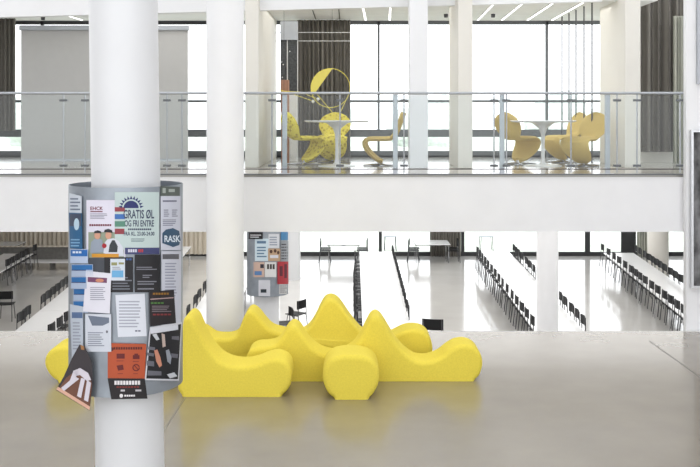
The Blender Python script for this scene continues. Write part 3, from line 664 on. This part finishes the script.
def lounge_chair(x, d, face, m, label, group):
    """face: direction the sitter looks, in degrees from +x"""
    t = empty('lounge_chair', (x, d, UZ), math.radians(face), label, 'chair', group); t.scale = (1.07, 1.1, 1.05)
    def loft(lo, hi, name, parent):
        K = 9; top = []; bot = []
        P = PR[lo:hi]
        for i, (f, z, w) in enumerate(P):
            gi = lo+i; a = PR[max(gi-1, 0)]; b = PR[min(gi+1, len(PR)-1)]
            tx, tz = b[0]-a[0], b[1]-a[1]; L = math.hypot(tx, tz); nx, nz = -tz/L, tx/L
            ra, rb = [], []
            for k in range(K):
                s = -1+2*k/(K-1); yy = w*s; cup = .03*s*s*(1 if gi < 9 else .0)-.018*s*s*(1 if gi >= 11 else 0)
                h = .034*math.sqrt(max(0, 1-abs(s)**6))+.003
                ra.append((f+nx*h+cup, yy, z+nz*h)); rb.append((f-nx*h+cup, yy, z-nz*h))
            top.append(ra); bot.append(rb)
        vs = [v for r in top for v in r]+[v for r in bot for v in r]; N = len(P)*K; fs = []
        for i in range(len(P)-1):
            for k in range(K-1):
                q = i*K+k; fs.append((q, q+1, q+K+1, q+K)); fs.append((N+q, N+q+K, N+q+K+1, N+q+1))
            q = i*K; fs.append((q, q+K, N+q+K, N+q)); q += K-1; fs.append((q, N+q, N+q+K, q+K))
        for q0 in (0, (len(P)-1)*K):
            for k in range(K-1): fs.append((q0+k, N+q0+k, N+q0+k+1, q0+k+1))
        return MB().add(vs, fs).build(name, m, parent, smooth=True)
    loft(0, 10, 'backrest', t); loft(9, 15, 'seat', t); loft(14, len(PR), 'curved_support', t)
    MB().lathe([(.03, .02), (.03, .07)], (.03, 0, 0), 16).build('stem', M['steel'], t, smooth=True)
    b = MB()
    for k in range(5):
        a = 2*PI*k/5+.3; b.tube([(.03, 0, .022), (.03+.28*math.cos(a), .28*math.sin(a), .012)], [.018, .01], 8)
    b.build('star_base', M['chrome'], t, smooth=True)
    return t
YG1, TG1 = 'dotted yellow lounge chairs', 'tan lounge chairs'
lounge_chair(xw(303, 16.9), 16.9, 30, M['chair_yellow'], 'dotted yellow curved chair left of the first round table, behind a railing post', YG1)
lounge_chair(xw(333, 17.7), 17.7, -97, M['chair_yellow'], 'dotted yellow curved chair behind the first round table, facing the camera', YG1)
lounge_chair(xw(383, 16.5), 16.5, 176, M['chair_tan'], 'yellow curved chair seen side-on at the right of the first round table', TG1)
lounge_chair(xw(517, 16.95), 16.95, 40, M['chair_tan'], 'tan curved chair left of the second round table, turned away', TG1)
lounge_chair(xw(565, 17.6), 17.6, 200, M['chair_tan'], 'tan curved chair behind the rightmost chair at the second table', TG1)
lounge_chair(xw(585, 16.4), 16.4, 220, M['chair_tan'], 'tan curved chair at the right of the second table, turned to the camera', TG1)

# ---------------------------------------------------------------- yellow ring mobile
dm = 17.0; c0 = at(330.5, 88, dm); rr = 19.5*dm/F
mo = empty('ring_mobile', c0, 0, 'hanging wire ring mobile with a yellow half disc beside the taupe curtain', 'mobile')
ringpts = [(rr*math.cos(2*PI*k/48), 0, rr*math.sin(2*PI*k/48)) for k in range(49)]
MB().tube(ringpts, .007, 6, False).build('ring', M['mobile_yellow'], mo)
a0 = math.radians(84); hv = [(rr*math.cos(a0+PI*.67*k/24), -.004, rr*math.sin(a0+PI*.67*k/24)) for k in range(25)]
hb = [(x, .004, z) for x, y, z in hv]; n = len(hv)
MB().add(hv+hb, [tuple(range(n)), tuple(range(2*n-1, n-1, -1))]+[(i, (i+1) % n, n+(i+1) % n, n+i) for i in range(n)]).build('half_disc', M['mobile_yellow'], mo)
MB().tube([(0.03, 0, rr), (0.03, 0, 4.85-c0.z)], .002, 5).build('cord', M['wire'], mo)
def rel(px, py): return at(px, py, dm)-c0
MB().tube([rel(316, 93), rel(333, 113), rel(343, 122)], .006, 6).build('wire_arm', M['mobile_yellow'], mo)
MB().tube([rel(350, 92), rel(340, 113), rel(318, 140)], .006, 6).build('wire_arm', M['mobile_yellow'], mo)
dm2 = 17.0
m2 = empty('wire_lamp', at(284, 90, dm2), 0, 'thin yellow wire branches with small white tips beside the first railing post', 'lamp')
o2 = at(284, 90, dm2)
for (a, b) in (((278, 89), (313, 101)), ((280, 91), (300, 92)), ((300, 92), (318, 99))):
    MB().tube([at(*a, dm2)-o2, at(*b, dm2)-o2], .006, 6).build('branch', M['mobile_yellow'], m2)
for b in ((313, 101.5), (318, 99)):
    MB().lathe([(0.001, -.03), (.022, -.015), (.03, 0), (.022, .015), (0.001, .03)], at(*b, dm2)-o2, 12, False).build('tip', M['table_edge'], m2, smooth=True)
MB().tube([at(284, 90, dm2)-o2, (0, 0, 4.85-o2.z)], .003, 5).build('cord', M['wire'], m2)
# rails in front of curtain
for i, py in enumerate((32.5, 41)):
    tag(MB().tube([at(272, py, 19.3), at(350, py, 19.3)], .007, 6).build('curtain_wire', M['table_edge']), ['upper', 'lower'][i]+' thin white wire stretched across the taupe curtain', 'wire')

# ---------------------------------------------------------------- canteen chairs
def make_chair():
    t = empty('canteen_chair', (0, 0, 0), 0, 'x', 'chair')
    # seat faces +x
    def plate(x0, x1, w, z0, z1, curve, name, vertical=False):
        K = 6; vs = []; fs = []
        for i in range(K+1):
            s = -1+2*i/K
            for (a, b) in ((x0, z0), (x1, z0), (x1, z1), (x0, z1)):
                vs.append((a-curve*(s*s)*(-1 if vertical else 0), w*s, b+(0 if vertical else curve*s*s)))
        for i in range(K):
            q = i*4
            for k in range(4): fs.append((q+k, q+(k+1) % 4, q+4+(k+1) % 4, q+4+k))
        fs += [(0, 1, 2, 3), (K*4+3, K*4+2, K*4+1, K*4)]
        return MB().add(vs, fs).build(name, M['black'], t, smooth=True)
    plate(-.19, .21, .205, .445, .463, .012, 'seat')
    plate(-.215, -.20, .215, .62, .84, .03, 'backrest', True)
    for s in (-1, 1):
        MB().tube([(-.195, s*.185, .82), (-.20, s*.187, .44), (-.25, s*.20, 0)], .012, 6).build('rear_leg', M['tube'], t)
        MB().tube([(-.20, s*.18, .436), (.15, s*.17, .436), (.21, s*.20, 0)], .012, 6).build('front_leg', M['tube'], t)
    return t
proto = make_chair(); first = [True]
def place(x, d, face, label, group, z=LZ):
    if first[0]: o = proto; first[0] = False
    else: o = copy_tree(proto)
    o.location = (x, d, z); o.rotation_euler = (0, 0, math.radians(face)+random.uniform(-.06, .06))
    o['label'] = label
    if group: o['group'] = group
    return o
ORD = ['first', 'second', 'third', 'fourth', 'fifth', 'sixth', 'seventh', 'eighth', 'ninth', 'tenth', 'eleventh', 'twelfth', 'thirteenth', 'fourteenth', 'fifteenth', 'sixteenth', 'seventeenth', 'eighteenth', 'nineteenth', 'twentieth', 'twenty-first', 'twenty-second', 'twenty-third', 'twenty-fourth']
HANG = .688-.476
def row(pos, face, where, z=LZ+HANG):
    # the chairs are hung up for cleaning: seat tucked tight under the table top, back above it, runners clear of the floor
    pos = sorted(pos, key=lambda p: p[1])
    for i, (x, d) in enumerate(pos):
        off = .205 if face == 0 else -.205
        place(x+off, d, face, '%s black chair from the near end, %s' % (ORD[i], where), 'chairs '+where, z)
def solve(a, b, pxs):   # rows follow the straight line x = a + b*d
    return [(a+b*(a*1000/(p-350-b*1000)), a*1000/(p-350-b*1000)) for p in pxs]
row(solve(6.30, .0786, (602, 608, 613.5, 618.5, 624.6, 630.6, 635, 639.5, 644.5, 651, 657, 663.8, 670, 676.5, 683)), 0, 'left side of the rightmost tables')
row(solve(7.31, .083, (636.4, 640.5, 645.3, 650, 653.7, 657.3, 661, 665.5, 671.5, 676.6, 682.5)), 180, 'right side of the rightmost tables')
row(solve(3.78, .0207, (477, 479.5, 482, 484.7, 487.6, 491, 494.5, 498.3, 502, 506.5, 511.5, 516, 521, 526, 531.6)), 0, 'left side of tables crossing behind the column')
row(solve(4.64, .036, (514.5, 517, 519.5, 522.3, 527, 530.7, 534.5, 539, 544, 549, 555, 561.5, 566, 572.5, 578, 584)), 180, 'right side of tables crossing behind the column')
row([(.16, d) for d in (24.0, 24.7, 26.2, 26.8, 27.4, 28.0, 28.7, 29.3, 29.9, 30.6, 31.3, 32.0, 32.8, 33.6, 34.5)], 0, 'left side of the middle tables')
row([(1.26+.008*d, d) for d in (24.6, 25.3, 26.3, 26.9, 27.5, 28.1, 28.7, 29.4, 30.1, 30.9, 31.7, 32.5, 33.3, 34.1, 35, 35.8)], 180, 'right side of the middle tables')
row(solve(-3.28, -.0293, (187.6, 194.7, 198.6, 204, 207, 211)), 0, 'between big drum and middle round column')
row(solve(-6.13, -.073, (19.5, 23.5, 27, 42.7, 47.7, 52.3, 56.5, 61.5, 65, 69)), 0, 'back edge of table left of big drum')
row([(-6.72, 22.6), (-6.74, 23.3), (-6.76, 24.0)], 180, 'under the left rim of the big drum')
row(solve(-8.85, -.07, (8.6, 13.3, 18.5, 23.5, 28, 35.4)), 180, 'right side of the far left tables')
place(-9.62, 28.0, 95, 'black chair standing alone at the left edge in front of the far left table', None)
place(xw(434, 23.6), 23.6, 80, 'single black chair just beyond the floor edge right of the sofas', None).scale = (1.16, 1.16, 1.16)
place(xw(284, 25.4), 25.4, 200, 'black chair beneath the distant drum, turned sideways', None)
place(xw(296, 26.6), 26.6, 150, 'black chair with tilted back right of the distant drum column', None)

# ---------------------------------------------------------------- canteen tables
def make_table(L, w):
    t = empty('canteen_table', (0, 0, 0), 0, 'x', 'table')
    MB().box(-w/2, w/2, -L/2+.006, L/2-.006, .705, .735).build('tabletop', M['table_white'], t)
    MB().box(-w/2-.004, w/2+.004, -L/2, L/2, .688, .7049).build('edge_band', M['black'], t)
    for sx_ in (-1, 1):
        for sy_ in (-1, 1):
            MB().tube([(sx_*(w/2-.06), sy_*(L/2-.12), 0), (sx_*(w/2-.06), sy_*(L/2-.12), .705)], .014, 8).build('leg', M['chrome'], t, smooth=True)
    MB().box(-.08, .08, -L/2+.1, L/2-.1, .66, .7049).build('underframe', M['post'], t)
    return t
tproto = {}
def table(x, d, ang, L, w, label, group=None):
    k = (L, w)
    if k not in tproto: o = tproto[k] = make_table(L, w)
    else: o = copy_tree(tproto[k])
    o.location = (x, d, LZ); o.rotation_euler = (0, 0, ang); o['label'] = label
    if group: o['group'] = group
def trow(a, b, d0, n, L, w, where):
    for i in range(n):
        d = d0+L*(i+.5)
        table(a+b*d, d, -math.atan(b), L, w, '%s white canteen table from the near end of the %s' % (ORD[i], where), 'tables in the '+where)
trow(6.805+.0, .0808, 22.3, 7, 2.0, 1.08, 'rightmost row')
trow(4.21, .028, 22.05, 6, 2.45, 1.16, 'row crossing behind the canteen column')
trow(.79, .004, 22.2, 6, 2.4, 1.18, 'middle row')
trow(-2.70, -.0293, 22.2, 5, 2.4, 1.08, 'row behind the middle round column')
trow(-5.62, -.073, 20.8, 5, 2.4, .92, 'row left of the big drum')
trow(-9.44, -.07, 26.5, 4, 2.4, 1.05, 'far left row')
def T(px0, px1, d, L, label, z=None):
    w = round((px1-px0)*d/F, 2); table(xw((px0+px1)/2, d), d+L/2, 0, L, w, label)
T(327, 360, 38.6, 1.3, 'white table across the far end, left of the black window mullion')
for (px, d, f, w) in ((325.5, 38.9, 0, 'left of the far white table by the black mullion, nearer one'), (325.5, 39.6, 0, 'left of the far white table by the black mullion, further one'), (362, 38.9, 180, 'right of the far white table by the black mullion, nearer one'), (362.5, 39.6, 180, 'right of the far white table by the black mullion, further one'),
                      (413.5, 38.9, 0, 'left of the far table before the grey curtain, nearer one'), (414, 39.6, 0, 'left of the far table before the grey curtain, further one'), (453, 38.9, 180, 'right of the far table before the grey curtain, nearer one'), (453, 39.6, 180, 'right of the far table before the grey curtain, further one')):
    place(xw(px, d), d, f, 'black chair '+w, 'chairs at the far cross tables')
T(415.5, 450.5, 38.6, 1.35, 'white table at the far end in front of the grey curtain')
table(-6.45, 36.2, .05, 3.6, 1.0, 'long table by the cream curtain, seen between drum and round column')
table(-13.6, 39.0, 0, 1.0, 1.6, 'table by the cream curtain at the far left')
# low bench on the left
bn = empty('low_bench', (-11.9, 36.9, LZ), 0, 'long low bench with grey back and white seat below the cream curtain', 'bench')
MB().box(-4.4, 4.4, -.02, .5, .27, .33).build('seat', M['table_white'], bn)
MB().box(-4.4, 4.4, .5, .62, .25, .80).build('backrest', M['bench_dark'], bn)
MB().box(-4.4, 4.4, .42, .625, .80, .83).build('top_rail', M['wood_slats'], bn)
for k in range(11): MB().box(-4.3+k*.85, -4.2+k*.85, .05, .45, 0, .27).build('bench_support', M['bench_dark'], bn)

# ---------------------------------------------------------------- outdoor tables
for i, (a, b) in enumerate(((384, 397), (480, 494))):
    d = 42.4; x0, x1 = xw(a, d), xw(b, d); t = empty('garden_table', ((x0+x1)/2, d, LZ-.05), 0, ['outdoor table with thin dark frame outside the window left of the grey curtain', 'outdoor table with thin dark frame outside the window right of the grey curtain'][i], 'table', 'outdoor tables')
    w = (x1-x0)/2
    MB().box(-w, w, 0, .6, .60, .63).build('tabletop', M['post'], t)
    for s in (-1, 1):
        MB().tube([(s*w*.9, .05, 0), (s*w*.8, .05, .6)], .015, 6).build('leg', M['wire'], t); MB().tube([(s*w*.9, .55, 0), (s*w*.8, .55, .6)], .015, 6).build('leg', M['wire'], t)

# ---------------------------------------------------------------- framed picture on the end wall
dp = 13.8
fp = empty('framed_picture', at(691, 288, dp), 0, 'tall framed grey picture at the right edge on the white end wall', 'picture')
H = zw(130, dp)-zw(288, dp)
MB().box(0, 1.1, -.02, .04, 0, .03).box(0, 1.1, -.02, .04, H-.03, H).box(0, .03, -.02, .04, .03, H-.03).box(1.07, 1.1, -.02, .04, .03, H-.03).build('frame', M['steel'], fp)
pm = mat('grey_picture', (.17, .17, .175), .8, var=.95, scale=5, spec=.1, stretch=(1, 1, .6))
MB().box(.03, 1.07, .0, .03, .03, H-.03).build('print', pm, fp)
gp = B(xw(697.5, dp), xw(697.5, dp)+.8, dp+.0, dp+.05, zw(84, dp), 6).build('wall_panel', M['post'], bevel=.004)
tag(gp, 'grey vertical panel high on the white end wall above the framed picture', 'panel')
